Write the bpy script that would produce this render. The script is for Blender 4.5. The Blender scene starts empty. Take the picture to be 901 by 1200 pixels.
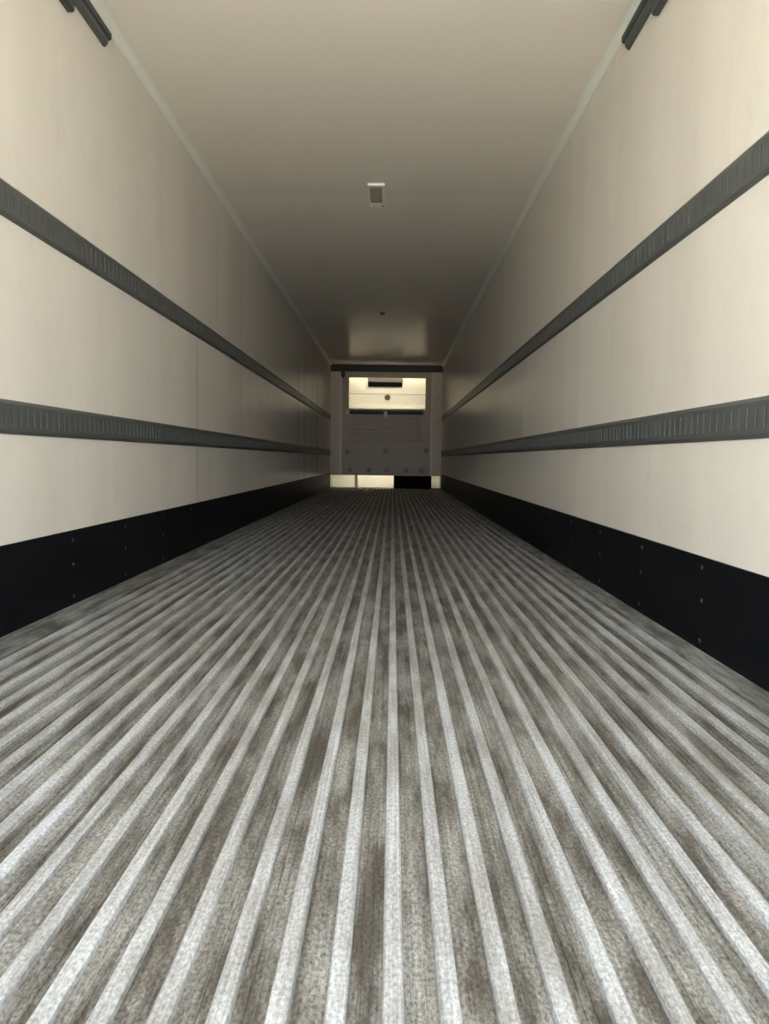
import bpy, bmesh, math, random
from mathutils import Matrix, Vector

random.seed(7)
SC = bpy.context.scene
COL = SC.collection

# ------------------------------------------------------------------ dimensions (metres)
# X across the trailer (0 = centre line), Y from the rear doorway to the front, Z up from the rib tops
HW = 1.245            # half of the inner width
H = 2.727             # inner height
Y0 = -0.25             # rear doorway
YB = 16.0             # face of the front bulkhead
YF = 16.62            # front wall behind the bulkhead
RIB_H = 0.011

# ------------------------------------------------------------------ camera
F_PX = 836.75
yaw, pitch, roll = -0.0104, -0.0740, 0.0122
fw = Vector((math.sin(yaw)*math.cos(pitch), math.cos(yaw)*math.cos(pitch), math.sin(pitch)))
r = Vector((math.cos(yaw), -math.sin(yaw), 0)); u = r.cross(fw)
r2 = r*math.cos(roll) + u*math.sin(roll); u2 = -r*math.sin(roll) + u*math.cos(roll)
cd = bpy.data.cameras.new('camera'); cam = bpy.data.objects.new('camera', cd); COL.objects.link(cam)
cd.sensor_fit = 'HORIZONTAL'; cd.sensor_width = 36.0; cd.lens = 36.0*F_PX/901.0
cd.clip_start = 0.02; cd.clip_end = 300
M = Matrix((r2, u2, -fw)).transposed().to_4x4(); M.translation = Vector((0.1535, 0.0, 0.649))
cam.matrix_world = M
SC.camera = cam

# ------------------------------------------------------------------ world, sun, portal, exposure
w = bpy.data.worlds.new('overcast_sky'); SC.world = w; w.use_nodes = True
bg = w.node_tree.nodes['Background']
bg.inputs['Color'].default_value = (0.80, 0.91, 1.0, 1); bg.inputs['Strength'].default_value = 8.8
sd = bpy.data.lights.new('sun', 'SUN'); sd.energy = 100.0; sd.angle = math.radians(3); sd.color = (1.0, 0.93, 0.80)
sun = bpy.data.objects.new('sun', sd); COL.objects.link(sun)
sun.rotation_euler = Vector((-0.62, -0.25, -0.75)).to_track_quat('-Z', 'Y').to_euler()
pd = bpy.data.lights.new('doorway_portal', 'AREA'); pd.shape = 'RECTANGLE'; pd.size = 2*HW; pd.size_y = H
pd.cycles.is_portal = True
portal = bpy.data.objects.new('doorway_portal', pd); COL.objects.link(portal)
portal.location = (0, Y0+0.005, H/2); portal.rotation_euler = (math.pi/2, 0, 0)   # shines along +Y
SC.view_settings.view_transform = 'Standard'; SC.view_settings.look = 'None'
SC.view_settings.gamma = 1.0; SC.view_settings.use_curve_mapping = False
SC.view_settings.exposure = 0.52
SC.cycles.max_bounces = 14; SC.cycles.diffuse_bounces = 9; SC.cycles.glossy_bounces = 6
SC.cycles.caustics_reflective = True; SC.cycles.sample_clamp_indirect = 6.0
SC.cycles.use_denoising = True

# ------------------------------------------------------------------ materials
def new_mat(name):
    m = bpy.data.materials.new(name); m.use_nodes = True
    return m, m.node_tree.nodes, m.node_tree.links, m.node_tree.nodes['Principled BSDF']

def plain(name, col, rough=0.5, metal=0.0, spec=0.5, bump=0.0, bscale=200.0):
    m, n, l, b = new_mat(name)
    b.inputs['Base Color'].default_value = (*col, 1); b.inputs['Roughness'].default_value = rough
    b.inputs['Metallic'].default_value = metal; b.inputs['Specular IOR Level'].default_value = spec
    g = n.new('ShaderNodeNewGeometry')
    t = n.new('ShaderNodeTexNoise'); t.inputs['Scale'].default_value = bscale; t.inputs['Detail'].default_value = 3
    l.new(g.outputs['Position'], t.inputs['Vector'])
    mx = n.new('ShaderNodeMix'); mx.data_type = 'RGBA'
    mx.inputs['A'].default_value = (*[c*0.9 for c in col], 1); mx.inputs['B'].default_value = (*[min(1, c*1.1) for c in col], 1)
    l.new(t.outputs['Fac'], mx.inputs['Factor']); l.new(mx.outputs['Result'], b.inputs['Base Color'])
    if bump:
        bp = n.new('ShaderNodeBump'); bp.inputs['Strength'].default_value = bump; bp.inputs['Distance'].default_value = 0.002
        l.new(t.outputs['Fac'], bp.inputs['Height']); l.new(bp.outputs['Normal'], b.inputs['Normal'])
    return m

def noise(n, l, src, scale3, detail=4, rough=0.6, scale=1.0):
    mp = n.new('ShaderNodeMapping'); mp.inputs['Scale'].default_value = scale3
    l.new(src, mp.inputs['Vector'])
    t = n.new('ShaderNodeTexNoise'); t.inputs['Scale'].default_value = scale
    t.inputs['Detail'].default_value = detail; t.inputs['Roughness'].default_value = rough
    l.new(mp.outputs['Vector'], t.inputs['Vector'])
    return t.outputs['Fac']

def ramp(n, l, fac, p0, c0, p1, c1):
    rp = n.new('ShaderNodeValToRGB'); e = rp.color_ramp.elements
    e[0].position = p0; e[0].color = (*c0, 1); e[1].position = p1; e[1].color = (*c1, 1)
    l.new(fac, rp.inputs['Fac'])
    return rp.outputs['Color']

def mul(n, l, a, b_, f=1.0):
    mx = n.new('ShaderNodeMix'); mx.data_type = 'RGBA'; mx.blend_type = 'MULTIPLY'
    mx.inputs['Factor'].default_value = f
    l.new(a, mx.inputs['A']); l.new(b_, mx.inputs['B'])
    return mx.outputs['Result']

def gelcoat(name, base, scuff_axis, rough):
    """glossy cream composite lining: faint streaks, dull scuffs, each panel a touch different"""
    m, n, l, b = new_mat(name)
    g = n.new('ShaderNodeNewGeometry'); oi = n.new('ShaderNodeObjectInfo')
    pos = g.outputs['Position']
    st = noise(n, l, pos, (3.0, 4.2, 0.12) if scuff_axis == 'z' else (0.5, 2.0, 1), 4 if scuff_axis == 'z' else 1, 0.5)
    c = ramp(n, l, st, 0.3, tuple(x*(0.925 if scuff_axis == 'z' else 0.97) for x in base), 0.75, base)
    rnd = ramp(n, l, oi.outputs['Random'], 0.0, (0.93, 0.925, 0.915), 1.0, (1, 1, 1))
    c = mul(n, l, c, rnd)
    sp = noise(n, l, pos, (9, 9, 7), 6, 0.7)
    if scuff_axis == 'z': c = mul(n, l, c, ramp(n, l, sp, 0.24, (0.93, 0.91, 0.87), 0.46, (1, 1, 1)))
    l.new(c, b.inputs['Base Color'])
    b.inputs['Roughness'].default_value = rough; b.inputs['Specular IOR Level'].default_value = 0.045
    rr = n.new('ShaderNodeMapRange'); rr.inputs['To Min'].default_value = rough-0.03; rr.inputs['To Max'].default_value = rough+(0.08 if scuff_axis == 'z' else -0.02)
    l.new(st, rr.inputs['Value']); l.new(rr.outputs['Result'], b.inputs['Roughness'])
    wv = noise(n, l, pos, (2.2, 2.2, 0.6) if scuff_axis == 'z' else (0.7, 2.5, 1), 2, 0.5)
    bp = n.new('ShaderNodeBump'); bp.inputs['Strength'].default_value = 0.06; bp.inputs['Distance'].default_value = 0.01
    l.new(wv, bp.inputs['Height']); l.new(bp.outputs['Normal'], b.inputs['Normal'])
    return m

def aluminium(name, lo, hi, stain, stain_amt, rough, metal):
    """worn extruded aluminium: lengthwise scratches, grainy oxide speckle, stains drawn out lengthwise"""
    m, n, l, b = new_mat(name)
    g = n.new('ShaderNodeNewGeometry'); oi = n.new('ShaderNodeObjectInfo'); pos = g.outputs['Position']
    fine = noise(n, l, pos, (190, 120, 190), 3, 0.7)
    c = ramp(n, l, fine, 0.32, lo, 0.68, hi)
    scr = noise(n, l, pos, (260, 2.2, 60), 3, 0.6)
    c = mul(n, l, c, ramp(n, l, scr, 0.34, (0.70, 0.69, 0.67), 0.62, (1, 1, 1)))
    big = noise(n, l, pos, (19, 3.6, 19), 6, 0.68)
    c = mul(n, l, c, ramp(n, l, big, 0.40, stain, 0.60, (1, 1, 1)), stain_amt)
    wide = noise(n, l, pos, (1.7, 0.6, 1), 3, 0.55)
    c = mul(n, l, c, ramp(n, l, wide, 0.35, (0.80, 0.78, 0.74), 0.65, (1, 1, 1)))
    c = mul(n, l, c, ramp(n, l, oi.outputs['Random'], 0, (0.9, 0.9, 0.9), 1, (1, 1, 1)))
    l.new(c, b.inputs['Base Color'])
    b.inputs['Metallic'].default_value = metal; b.inputs['Roughness'].default_value = rough; b.inputs['Specular IOR Level'].default_value = 0.3
    bp = n.new('ShaderNodeBump'); bp.inputs['Strength'].default_value = 0.35; bp.inputs['Distance'].default_value = 0.0012
    l.new(scr, bp.inputs['Height']); l.new(bp.outputs['Normal'], b.inputs['Normal'])
    return m

MAT = dict(
    wall=gelcoat('cream_wall_lining', (0.59, 0.545, 0.478), 'z', 0.27),
    ceil=gelcoat('cream_ceiling_lining', (0.70, 0.645, 0.565), 'x', 0.23),
    core=plain('foam_core', (0.62, 0.6, 0.52), 0.8),
    shell=plain('white_outer_skin', (0.75, 0.76, 0.76), 0.35),
    rib=aluminium('worn_aluminium_rib', (0.215, 0.215, 0.215), (0.485, 0.49, 0.50), (0.55, 0.53, 0.50), 0.8, 0.62, 0.1),
    groove=aluminium('dirty_aluminium_groove', (0.068, 0.064, 0.056), (0.29, 0.28, 0.262), (0.30, 0.27, 0.235), 1.0, 0.7, 0.05),
    edge=aluminium('dull_aluminium_edge', (0.18, 0.18, 0.17), (0.30, 0.30, 0.285), (0.20, 0.18, 0.15), 0.9, 0.6, 0.05),
    kick=plain('black_scuff_plate', (0.004, 0.0043, 0.005), 0.5, 0.0, 0.05, 0.15, 60),
    screw=plain('dull_screw_head', (0.028, 0.028, 0.033), 0.5, 0.3),
    rail=plain('grey_galvanised_rail', (0.064, 0.067, 0.0635), 0.45, 0.2, 0.5, 0.2, 120),
    railback=plain('rail_cavity', (0.05, 0.052, 0.05), 0.7, 0.2),
    cove=plain('pale_corner_trim', (0.62, 0.61, 0.55), 0.5, 0, 0.12),
    track=plain('dark_track_rubber', (0.022, 0.026, 0.024), 0.55),
    trackgrey=plain('grey_track_steel', (0.06, 0.066, 0.063), 0.45, 0.3),
    bulk=plain('grey_bulkhead_plastic', (0.275, 0.198, 0.128), 0.45, 0, 0.4, 0.2, 30),
    bulkpost=plain('grey_bulkhead_post', (0.47, 0.39, 0.29), 0.45),
    bulkdark=plain('dark_gap_shade_and_case', (0.02, 0.018, 0.014), 0.7),  # shade colour of the gap strips, also the sensor case's own colour
    stud=plain('dull_bumper_rubber', (0.19, 0.155, 0.12), 0.6),
    hood=plain('grey_outlet_hood', (0.10, 0.088, 0.074), 0.6),
    white=plain('cream_housing_enamel', (0.84, 0.79, 0.65), 0.35),
    frontwall=plain('cream_front_wall', (0.84, 0.80, 0.66), 0.4),
    black=plain('black_plastic', (0.003, 0.003, 0.003), 0.7, 0, 0.04),
    brown=plain('brown_knob', (0.10, 0.075, 0.045), 0.5),
    lens=plain('smoked_lamp_lens', (0.24, 0.21, 0.175), 0.5, 0, 0.1),
    lampframe=plain('pale_lamp_frame', (0.68, 0.64, 0.57), 0.5),
    sensor=plain('dark_ceiling_fitting', (0.12, 0.10, 0.08), 0.5),
    yard=plain('pale_concrete_yard', (0.46, 0.45, 0.42), 0.85, 0, 0.2, 0.5, 8),
)
def lamp_mat(name, col, strength):
    m, n, l, b = new_mat(name)
    b.inputs['Base Color'].default_value = (0.8, 0.8, 0.75, 1)
    b.inputs['Emission Color'].default_value = (*col, 1); b.inputs['Emission Strength'].default_value = strength
    return m
MAT['tube'] = lamp_mat('added_fill_tube', (1.0, 0.93, 0.76), 14.0)  # glow of the added, unseen fill lamps; the next two likewise
MAT['tube_top'] = lamp_mat('added_fill_tube_top', (1.0, 0.93, 0.76), 20.0)
MAT['tube_low'] = lamp_mat('added_fill_tube_low', (1.0, 0.95, 0.78), 20.0)

# ------------------------------------------------------------------ mesh helpers
def box(bm, x0, x1, y0, y1, z0, z1, bev=0.0, seg=1):
    vs = [bm.verts.new((x, y, z)) for x in (x0, x1) for y in (y0, y1) for z in (z0, z1)]
    fs = [(0, 1, 3, 2), (4, 6, 7, 5), (0, 4, 5, 1), (2, 3, 7, 6), (0, 2, 6, 4), (1, 5, 7, 3)]
    faces = [bm.faces.new([vs[i] for i in f]) for f in fs]
    if bev:
        es = list({e for f in faces for e in f.edges})
        bmesh.ops.bevel(bm, geom=es, offset=bev, segments=seg, affect='EDGES', profile=0.6)

def extrude(bm, prof, y0, y1):
    """a closed X-Z outline drawn out along Y"""
    a = [bm.verts.new((x, y0, z)) for x, z in prof]; b = [bm.verts.new((x, y1, z)) for x, z in prof]
    k = len(prof)
    for i in range(k):
        bm.faces.new((a[i], a[(i+1) % k], b[(i+1) % k], b[i]))
    bm.faces.new(a[::-1]); bm.faces.new(b)

def extrude_x(bm, prof, x0, x1):
    """a closed Y-Z outline drawn out along X"""
    a = [bm.verts.new((x0, y, z)) for y, z in prof]; b = [bm.verts.new((x1, y, z)) for y, z in prof]
    k = len(prof)
    for i in range(k):
        bm.faces.new((a[i], a[(i+1) % k], b[(i+1) % k], b[i]))
    bm.faces.new(a[::-1]); bm.faces.new(b)

def lathe(bm, prof, axis, centre, seg=14):
    """prof = (radius, distance along axis) pairs; axis = unit vector"""
    ax = Vector(axis); t = Vector((0, 0, 1)) if abs(ax.z) < 0.9 else Vector((1, 0, 0))
    p = ax.cross(t).normalized(); q = ax.cross(p)
    rings = []
    for rad, d in prof:
        rings.append([bm.verts.new(Vector(centre) + ax*d + (p*math.cos(2*math.pi*i/seg) + q*math.sin(2*math.pi*i/seg))*rad) for i in range(seg)])
    for a, b in zip(rings, rings[1:]):
        for i in range(seg):
            bm.faces.new((a[i], a[(i+1) % seg], b[(i+1) % seg], b[i]))
    bm.faces.new(rings[0][::-1]); bm.faces.new(rings[-1])

def mesh_of(name, bm, mat, smooth=False):
    bmesh.ops.recalc_face_normals(bm, faces=bm.faces[:])
    me = bpy.data.meshes.new(name); bm.to_mesh(me); bm.free(); me.materials.append(mat)
    if smooth:
        for p in me.polygons: p.use_smooth = True
    return me

def place(name, me, parent=None, loc=(0, 0, 0)):
    o = bpy.data.objects.new(name, me); COL.objects.link(o); o.parent = parent; o.location = loc
    return o

def obj(name, bm, mat, parent=None, loc=(0, 0, 0), smooth=False):
    return place(name, mesh_of(name, bm, MAT[mat] if isinstance(mat, str) else mat, smooth), parent, loc)

def one(name, mat, parent, *args, **kw):
    bm = bmesh.new(); box(bm, *args, **kw)
    return obj(name, bm, mat, parent)

def struct(o, label=None, cat=None):
    o['kind'] = 'structure'
    if label: o['label'] = label
    if cat: o['category'] = cat
    return o

def thing(name, label, cat, loc=(0, 0, 0), group=None):
    o = bpy.data.objects.new(name, None); COL.objects.link(o); o.location = loc
    o.empty_display_size = 0.05
    o['label'] = label; o['category'] = cat
    if group: o['group'] = group
    return o

# ------------------------------------------------------------------ setting: yard, floor, walls, ceiling
bm = bmesh.new(); box(bm, -40, 40, -40, 40, -1.45, -1.25)
struct(obj('ground', bm, 'yard'), 'pale concrete yard outside the rear doorway', 'ground')

floor = struct(one('floor', 'groove', None, -HW-0.06, HW+0.06, Y0, YF, -0.14, -RIB_H), 'worn ribbed aluminium trailer floor', 'floor')
PITCH, X1 = 0.0682, 0.1625
bm = bmesh.new()
wt, wb = 0.0112, 0.0138
extrude(bm, [(-wb, -RIB_H-0.002), (wb, -RIB_H-0.002), (wt+0.001, -0.0022), (wt-0.0015, 0.0), (-wt+0.0015, 0.0), (-wt-0.001, -0.0022)], Y0, YB+0.35)
rib_me = mesh_of('floor_rib', bm, MAT['rib'])
bm = bmesh.new()
for dx in (-0.0075, 0.006):
    extrude(bm, [(dx-0.0022, -0.001), (dx+0.0022, -0.001), (dx+0.001, 0.0016), (dx-0.001, 0.0016)], Y0, YB+0.35)
bead_me = mesh_of('groove_bead', bm, MAT['groove'])
k0 = math.ceil((-1.125-X1)/PITCH); k1 = math.floor((1.125-X1)/PITCH)
for k in range(k0, k1+1):
    place('floor_rib', rib_me, floor, (X1+k*PITCH, 0, 0))
    if k < k1 and k % 3 != 1:
        place('groove_bead', bead_me, floor, (X1+(k+0.5)*PITCH, 0, -RIB_H))
for s in (-1, 1):
    xe = X1 + (k1 if s > 0 else k0)*PITCH + s*0.036
    one('edge_plate', 'edge', floor, min(xe, s*HW), max(xe, s*HW), Y0, YB+0.35, -RIB_H-0.002, -0.0035, bev=0.002)

def liner_wall(s, phase):
    name = 'wall_left' if s < 0 else 'wall_right'
    xa, xb = sorted((s*(HW+0.004), s*(HW+0.075)))
    wl = struct(one(name, 'core', None, xa, xb, Y0, YF, -0.14, H+0.08), 'cream panelled side wall of the trailer', 'wall')
    one('outer_skin', 'shell', wl, *sorted((s*(HW+0.075), s*(HW+0.078))), Y0, YF+0.08, -0.14, H+0.08)
    P = 0.61
    bm = bmesh.new(); x0, x1 = sorted((s*HW, s*(HW+0.004)))
    box(bm, x0, x1, 0.0006, P-0.0006, -0.01, H+0.01)
    me = mesh_of('lining_panel', bm, MAT['wall'])
    y = phase
    while y < YF-0.01:
        a, b = max(y, Y0), min(y+P, YF)
        if b-a > P-1e-4:
            place('lining_panel', me, wl, (0, y, 0))
        elif b-a > 0.02:
            one('lining_panel', 'wall', wl, x0, x1, a+0.0006, b-0.0006, -0.01, H+0.01)
        y += P
    return wl
wall_l = liner_wall(-1, 0.01)
wall_r = liner_wall(1, 0.0)

ceiling = struct(one('ceiling', 'core', None, -HW-0.06, HW+0.06, Y0, YF, H+0.004, H+0.08), 'glossy cream trailer ceiling', 'ceiling')
one('outer_skin', 'shell', ceiling, -HW-0.078, HW+0.078, Y0, YF+0.08, H+0.08, H+0.083)
P = 1.22
bm = bmesh.new(); box(bm, -HW, HW, 0.0006, P-0.0006, H, H+0.004); me = mesh_of('ceiling_panel', bm, MAT['ceil'])
y = Y0
while y < YF-0.05:
    if y+P <= YF: place('ceiling_panel', me, ceiling, (0, y, 0))
    else: one('ceiling_panel', 'ceil', ceiling, -HW, HW, y+0.0006, YF, H, H+0.004)
    y += P

struct(one('wall_front', 'frontwall', None, -HW-0.075, HW+0.075, YF, YF+0.08, -0.14, H+0.08), 'cream front wall behind the bulkhead', 'wall')

# concave trim in the two ceiling corners
for i, s in ((1, -1), (2, 1)):
    bm = bmesh.new(); R = 0.04
    arc = []
    for k in range(0, 7):
        t = math.pi/2*k/6
        cx, cz = HW-R-0.004, H-R-0.004
        arc.append((s*(cx+R*math.cos(t)), cz+R*math.sin(t)))
    extrude(bm, [(s*HW, H), (s*HW, H-R-0.004)] + arc + [(s*(HW-R-0.004), H)], Y0, YB)
    struct(obj('trim_%d' % i, bm, 'cove'), 'pale cove trim along the ceiling corner', 'trim')

# black scuff plates with screw heads
bm = bmesh.new(); lathe(bm, [(0.0085, 0), (0.008, 0.0018), (0.006, 0.0032), (0.0025, 0.004)], (1, 0, 0), (0, 0, 0), 10)
screw_me = mesh_of('screw_head', bm, MAT['screw'], True)
KICK = 0.322
for s in (-1, 1):
    nm = 'baseboard_left' if s < 0 else 'baseboard_right'
    bm = bmesh.new(); t = 0.007
    extrude(bm, [(s*HW, -0.0035), (s*HW, KICK), (s*(HW-t*0.5), KICK), (s*(HW-t), KICK-0.005), (s*(HW-t), -0.0035)], Y0, YB)
    kb = struct(obj(nm, bm, 'kick'), 'black scuff plate along the foot of the side wall', 'baseboard')
    y = 2.478 - 3*0.61
    while y < YB-0.05:
        for z in (0.283, 0.170, 0.032):
            o = place('screw_head', screw_me, kb, (s*(HW-t), y + random.uniform(-0.006, 0.006), z + random.uniform(-0.004, 0.004)))
            if s > 0: o.rotation_euler = (0, 0, math.pi)
        y += 0.61

# rear frame around the doorway
for i, (a, b, c, d) in enumerate([(-HW-0.09, -HW, -0.2, H+0.1), (HW, HW+0.09, -0.2, H+0.1), (-HW, HW, H, H+0.1)]):
    struct(one('trim_%d' % (3+i), 'shell', None, a, b, Y0-0.06, Y0-0.001, c, d, bev=0.004), 'painted steel frame of the rear doorway', 'trim')
struct(one('trim_6', 'trackgrey', None, -HW, HW, Y0-0.06, Y0-0.001, -0.2, -0.012, bev=0.004), 'steel sill of the rear doorway', 'trim')

# ------------------------------------------------------------------ slotted cargo rails
SEC, NS, SP = 3.048, 60, 0.0508
def section_mesh(s, hgt):
    """one rail length: slotted face plate with folded flanges; local z = 0 is the rail's lower edge, x = 0 the wall"""
    bm = bmesh.new(); d = 0.014; th = 0.004
    X = lambda v: -s*v
    fz0, fz1 = 0.018, hgt-0.018
    sz0, sz1 = hgt*0.24, hgt*0.76
    sw = 0.011
    # flanges (folded lips), top and bottom
    extrude(bm, [(X(0), 0), (X(0.003), 0), (X(d), fz0-0.004), (X(d), fz0), (X(d-th), fz0), (X(0), 0.006)], 0, SEC-0.002)
    extrude(bm, [(X(0), hgt), (X(0.003), hgt), (X(d), fz1+0.004), (X(d), fz1), (X(d-th), fz1), (X(0), hgt-0.006)], 0, SEC-0.002)
    box(bm, *sorted((X(d), X(d-th))), 0, SEC-0.002, fz0, sz0)
    box(bm, *sorted((X(d), X(d-th))), 0, SEC-0.002, sz1, fz1)
    for i in range(NS):
        ya = 0.0 if i == 0 else i*SP - SP/2 + sw/2
        yb = i*SP + SP/2 - sw/2
        box(bm, *sorted((X(d), X(d-th))), ya, yb, sz0, sz1)
    ya = NS*SP - SP/2 + sw/2
    box(bm, *sorted((X(d), X(d-th))), ya, SEC-0.002, sz0, sz1)
    return mesh_of('rail_section', bm, MAT['rail'])
def back_mesh(s, hgt):
    bm = bmesh.new(); box(bm, *sorted((-s*0.001, -s*0.004)), 0.002, SEC-0.004, 0.008, hgt-0.008)
    return mesh_of('back_plate', bm, MAT['railback'])
side_txt = {-1: 'on the wall across from the black floor box', 1: 'on the wall beside the black floor box'}
for s in (-1, 1):
    for z0, z1, lab in ((0.723, 0.847, 'lower slotted grey cargo rail'), (1.494, 1.622, 'upper slotted grey cargo rail')):
        sm, bk = section_mesh(s, z1-z0), back_mesh(s, z1-z0)
        t = thing('cargo_rail', '%s %s' % (lab, side_txt[s]), 'rail', (s*HW, 0.70, z0), 'slotted cargo rails along the side walls')
        for k in range(5):
            p = place('rail_section', sm, t, (0, k*SEC, 0)); place('back_plate', bk, p)

# ------------------------------------------------------------------ overhead door tracks at the rear corners
for s in (-1, 1):
    t = thing('overhead_door_track', 'dark overhead door track under the ceiling ' + side_txt[s], 'track', (s*(HW-0.001), Y0+0.05, 2.6), 'overhead door tracks')
    yl = 3.54-(Y0+0.05)
    bm = bmesh.new()
    extrude(bm, [(0, 0.018), (-s*0.026, 0.018), (-s*0.034, 0.024), (-s*0.036, 0.048), (-s*0.030, 0.058), (0, 0.060)], 0, yl)
    obj('channel', bm, 'track', t)
    bm = bmesh.new()
    extrude(bm, [(0, -0.016), (-s*0.010, -0.016), (-s*0.022, 0.0), (-s*0.024, 0.018), (0, 0.018)], 0, yl-0.012)
    obj('runner_face', bm, 'trackgrey', t)
    yl2 = 3.15-(Y0+0.05)
    bm = bmesh.new()
    extrude(bm, [(0, -0.085), (-s*0.022, -0.085), (-s*0.030, -0.078), (-s*0.030, -0.050), (-s*0.022, -0.044), (0, -0.044)], 0, yl2)
    obj('guide_bar', bm, 'track', t)
    for yy in (0.5, 1.5, yl2-0.25):
        one('bracket', 'trackgrey', t, *sorted((0, -s*0.010)), yy, yy+0.06, -0.05, 0.004)

# ------------------------------------------------------------------ ceiling fittings
t = thing('ceiling_lamp', 'unlit rectangular ceiling lamp with pale frame and smoked lens', 'lamp', (0.0, 5.80, H))
bm = bmesh.new(); x0, x1, ya, yb = -0.062, 0.066, -0.235, 0.245; lx0, lx1, la, lb = -0.050, 0.046, -0.195, 0.150
for a in ((x0, lx0, ya, yb), (lx1, x1, ya, yb), (lx0, lx1, ya, la), (lx0, lx1, lb, yb)):
    box(bm, *a, -0.016, 0.0)
obj('frame', bm, 'lampframe', t)
bm = bmesh.new(); box(bm, lx0, lx1, la, lb, -0.013, -0.001); obj('lens', bm, 'lens', t)
for xx, yy in ((-0.045, 0.20), (0.05, 0.20)):
    bm = bmesh.new(); lathe(bm, [(0.009, 0), (0.008, 0.004), (0.003, 0.006)], (0, 0, -1), (xx, yy, -0.016), 10)
    obj('screw_head', bm, 'screw' if xx > 0 else 'lampframe', t)
t = thing('ceiling_fitting', 'small dark round fitting on the ceiling before the bulkhead', 'fitting', (-0.019, 10.33, H))
bm = bmesh.new(); lathe(bm, [(0.045, 0), (0.045, 0.006), (0.036, 0.012)], (0, 0, -1), (0, 0, 0), 20); obj('base', bm, 'sensor', t, smooth=False)
bm = bmesh.new(); lathe(bm, [(0.030, 0.012), (0.029, 0.025), (0.020, 0.036), (0.008, 0.04)], (0, 0, -1), (0, 0, 0), 20); obj('cap', bm, 'sensor', t, smooth=True)

# ------------------------------------------------------------------ front bulkhead
OX0, OX1, OZ0, OZ1 = -0.835, 0.865, 1.665, 2.445       # upper opening
HT = 2.57                                               # top of posts and header
BZ = 0.282                                              # gap over the floor
b = thing('front_bulkhead', 'grey ribbed bulkhead standing off the front wall over a floor gap', 'bulkhead', (0, YB, 0))
for s in (-1, 1):                                       # side posts, each with its mounting flange
    bm = bmesh.new()
    xo, xi = s*(HW-0.004), s*0.985
    extrude_prof = [(xo, 0.30), (xo, 0.0), (s*(abs(xi)+0.05), -0.03), (xi, -0.03), (xi, 0.30)]
    a = [bm.verts.new((x, y, BZ)) for x, y in extrude_prof]; c = [bm.verts.new((x, y, HT)) for x, y in extrude_prof]
    k = len(a)
    for i in range(k): bm.faces.new((a[i], a[(i+1) % k], c[(i+1) % k], c[i]))
    bm.faces.new(a[::-1]); bm.faces.new(c)
    p = obj('side_post', bm, 'bulkpost', b)
    for z in (0.5, 1.0, 1.5, 2.0, 2.45):
        bm = bmesh.new(); lathe(bm, [(0.012, 0), (0.011, 0.004), (0.004, 0.007)], (0, -1, 0), (s*1.16, -0.0125, z), 8)
        obj('bolt', bm, 'screw', p)
# header over the opening
bm = bmesh.new(); box(bm, -0.985, 0.985, -0.02, 0.05, OZ1, HT, bev=0.006)
obj('header', bm, 'bulk', b)
one('header_shade_strip', 'bulkdark', b, -HW+0.002, HW-0.002, -0.01, 0.06, HT, H-0.001)  # dark strip standing in for the shadow band above the header
for x0, x1 in ((-0.985, OX0), (OX1, 0.985)):
    one('cheek_panel', 'bulk', b, x0, x1, -0.015, 0.05, OZ0, OZ1, bev=0.004)
# main panel: flares out towards the floor, horizontal ribs in its upper half
one('backing_sheet', 'bulk', b, -0.985, 0.985, 0.0, 0.03, BZ, OZ0)
bm = bmesh.new()
prof = [(-0.80, 1.64), (0.80, 1.64), (0.95, 1.02), (0.95, BZ+0.02), (-0.95, BZ+0.02), (-0.95, 1.02)]
a = [bm.verts.new((x, -0.035, z)) for x, z in prof]; c = [bm.verts.new((x, 0.001, z)) for x, z in prof]
for i in range(6): bm.faces.new((a[i], a[(i+1) % 6], c[(i+1) % 6], c[i]))
bm.faces.new(a); bm.faces.new(c[::-1])
main = obj('main_panel', bm, 'bulk', b)
for k in range(7):
    z = 1.575 - k*0.085
    wv = 0.72 + 0.015*k
    bm = bmesh.new()
    extrude_x(bm, [(-0.034, z-0.026), (-0.052, z-0.018), (-0.052, z+0.014), (-0.034, z+0.022)], -wv, wv)
    obj('rib', bm, 'bulk', main)
for x, z in [(-0.80, 0.40), (-0.37, 0.40), (0.02, 0.40), (0.46, 0.40), (0.80, 0.40), (-0.86, 0.80), (0.0, 0.84), (0.9, 0.84)]:
    bm = bmesh.new(); lathe(bm, [(0.055, 0.0), (0.052, 0.012), (0.040, 0.014), (0.036, 0.004)], (0, -1, 0), (x, -0.034, z), 14)
    obj('bumper_stud', bm, 'stud', main)
one('gap_shade_strip', 'bulkdark', main, -0.82, 0.82, -0.05, 0.03, 1.635, 1.715, bev=0.008)  # black strip that paints in the shadow gap below the housing
one('latch', 'bulkpost', main, -0.055, 0.025, -0.07, -0.034, 1.58, 1.70, bev=0.006)
one('corner_clip', 'bulkpost', main, -0.90, -0.80, -0.045, -0.015, 1.64, 1.72, bev=0.006)
for x in (-0.66,):
    one('foot_bracket', 'bulkpost', b, x-0.03, x+0.03, 0.02, 0.30, -0.0, BZ)

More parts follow.
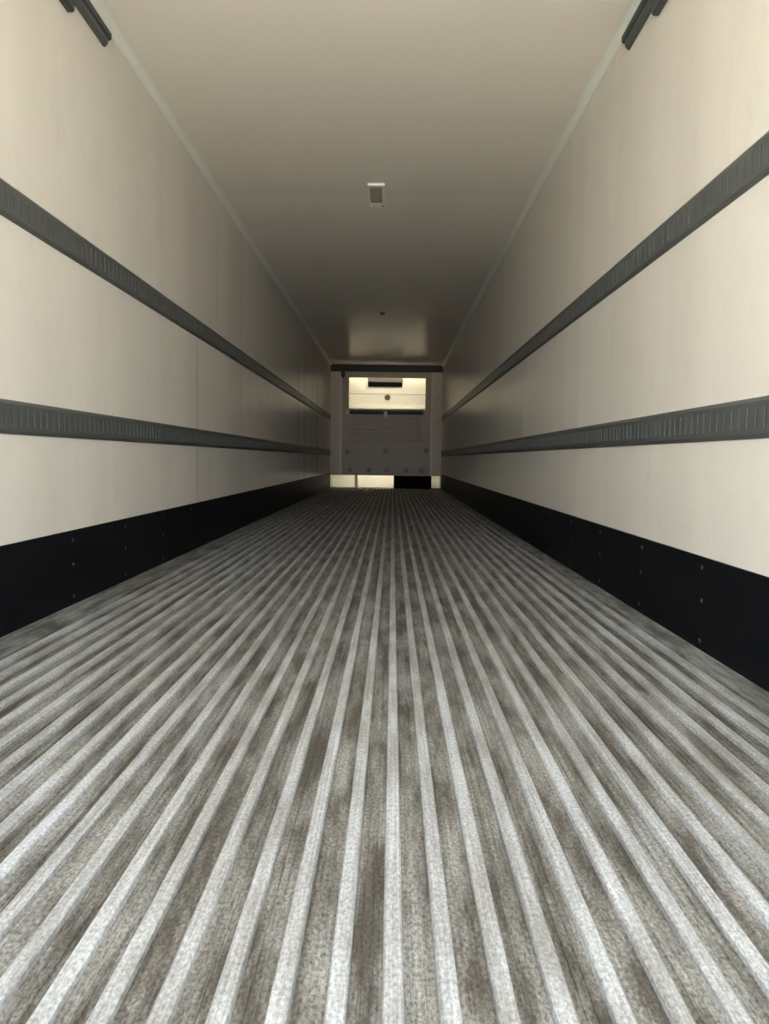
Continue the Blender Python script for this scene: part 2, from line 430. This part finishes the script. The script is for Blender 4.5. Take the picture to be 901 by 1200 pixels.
# refrigeration housing seen through the opening
t = thing('evaporator_housing', 'cream evaporator housing with black outlet slot and round knob', 'housing', (0, YB+0.42, 0))
one('upper_panel', 'white', t, -0.90, 0.93, 0.0, 0.19, 2.125, 2.62, bev=0.004)
bm = bmesh.new()
pf = [(0.19, 2.117), (0.004, 2.117), (-0.012, 2.105), (-0.012, 1.91)]
for k in range(1, 9):
    a_ = math.pi/2*k/8
    pf.append((-0.012+0.17*(1-math.cos(a_)), 1.91-0.15*math.sin(a_)))
pf.append((0.19, 1.76))
extrude_x(bm, pf, -0.90, 0.93)
lower = obj('lower_panel', bm, 'white', t)
bm = bmesh.new(); lathe(bm, [(0.040, 0), (0.040, 0.018), (0.062, 0.022), (0.066, 0.04), (0.055, 0.055), (0.015, 0.06)], (0, -1, 0), (0.018, -0.012, 2.045), 20)
obj('knob', bm, 'brown', lower, smooth=True)
one('housing_gap_shade', 'bulkdark', t, -0.98, 0.98, -0.02, 0.19, 1.45, 1.755)  # dark block in place of the shade beneath the housing
bm = bmesh.new()
box(bm, -0.425, 0.355, -0.03, 0.0, 2.285, 2.385, bev=0.004)
slot = obj('outlet_slot', bm, 'black', t)
one('outlet_hood', 'hood', t, -0.43, 0.36, -0.06, 0.0, 2.387, 2.56, bev=0.006)

# black box on the floor under the bulkhead
t = thing('floor_box', 'low black box on the floor under the grey bulkhead', 'box', (0.605, YB-0.05, -0.0035))
one('body', 'black', t, -0.42, 0.42, 0.0, 0.30, 0.0, 0.28, bev=0.008)
for k in range(4):
    z = 0.05 + k*0.055
    one('louvre', 'black', t, -0.37, 0.37, -0.014, 0.004, z, z+0.028, bev=0.003)
# small dark box high on the side post
t = thing('sensor_box', 'small dark sensor box at the top of the bulkhead post', 'box', (-0.962, YB-0.034, 2.46))
one('case', 'bulkdark', t, -0.045, 0.045, -0.06, 0.0, 0.0, 0.13, bev=0.008)
bm = bmesh.new(); lathe(bm, [(0.018, 0), (0.018, 0.03), (0.012, 0.034)], (0, 0, -1), (0, -0.03, 0.0), 12); obj('probe', bm, 'black', t)

# unseen fill lamps, added behind the bulkhead to brighten housing and floor gap
def added_fill_lamp(label, x0, x1, y, z, mat, up):
    t = thing('added_fill_lamp', label, 'lamp', (0, y, z), 'added fill lamps behind the bulkhead')
    bm = bmesh.new(); lathe(bm, [(0.014, x0+0.03), (0.014, x1-0.03)], (1, 0, 0), (0, 0, 0), 12); obj('tube', bm, mat, t, smooth=True)
    for xa, xb in ((x0, x0+0.04), (x1-0.04, x1)):
        one('end_cap', 'lampframe', t, xa, xb, -0.03, 0.018, -0.02, 0.02, bev=0.003)
    one('batten', 'lampframe', t, x0, x1, -0.045, -0.03, -0.03, 0.03, bev=0.002)
added_fill_lamp('added warm fill lamp, unseen behind the header of the bulkhead', -0.9, 0.9, YB+0.125, 2.61, 'tube_top', -1)
added_fill_lamp('added warm fill lamp, unseen behind the ribbed upper half of the bulkhead', -0.9, 0.9, YB+0.09, 1.58, 'tube', 1)
added_fill_lamp('added warm fill lamp, unseen behind the foot of the bulkhead', -0.96, 0.96, YB+0.09, 0.36, 'tube_low', -1)
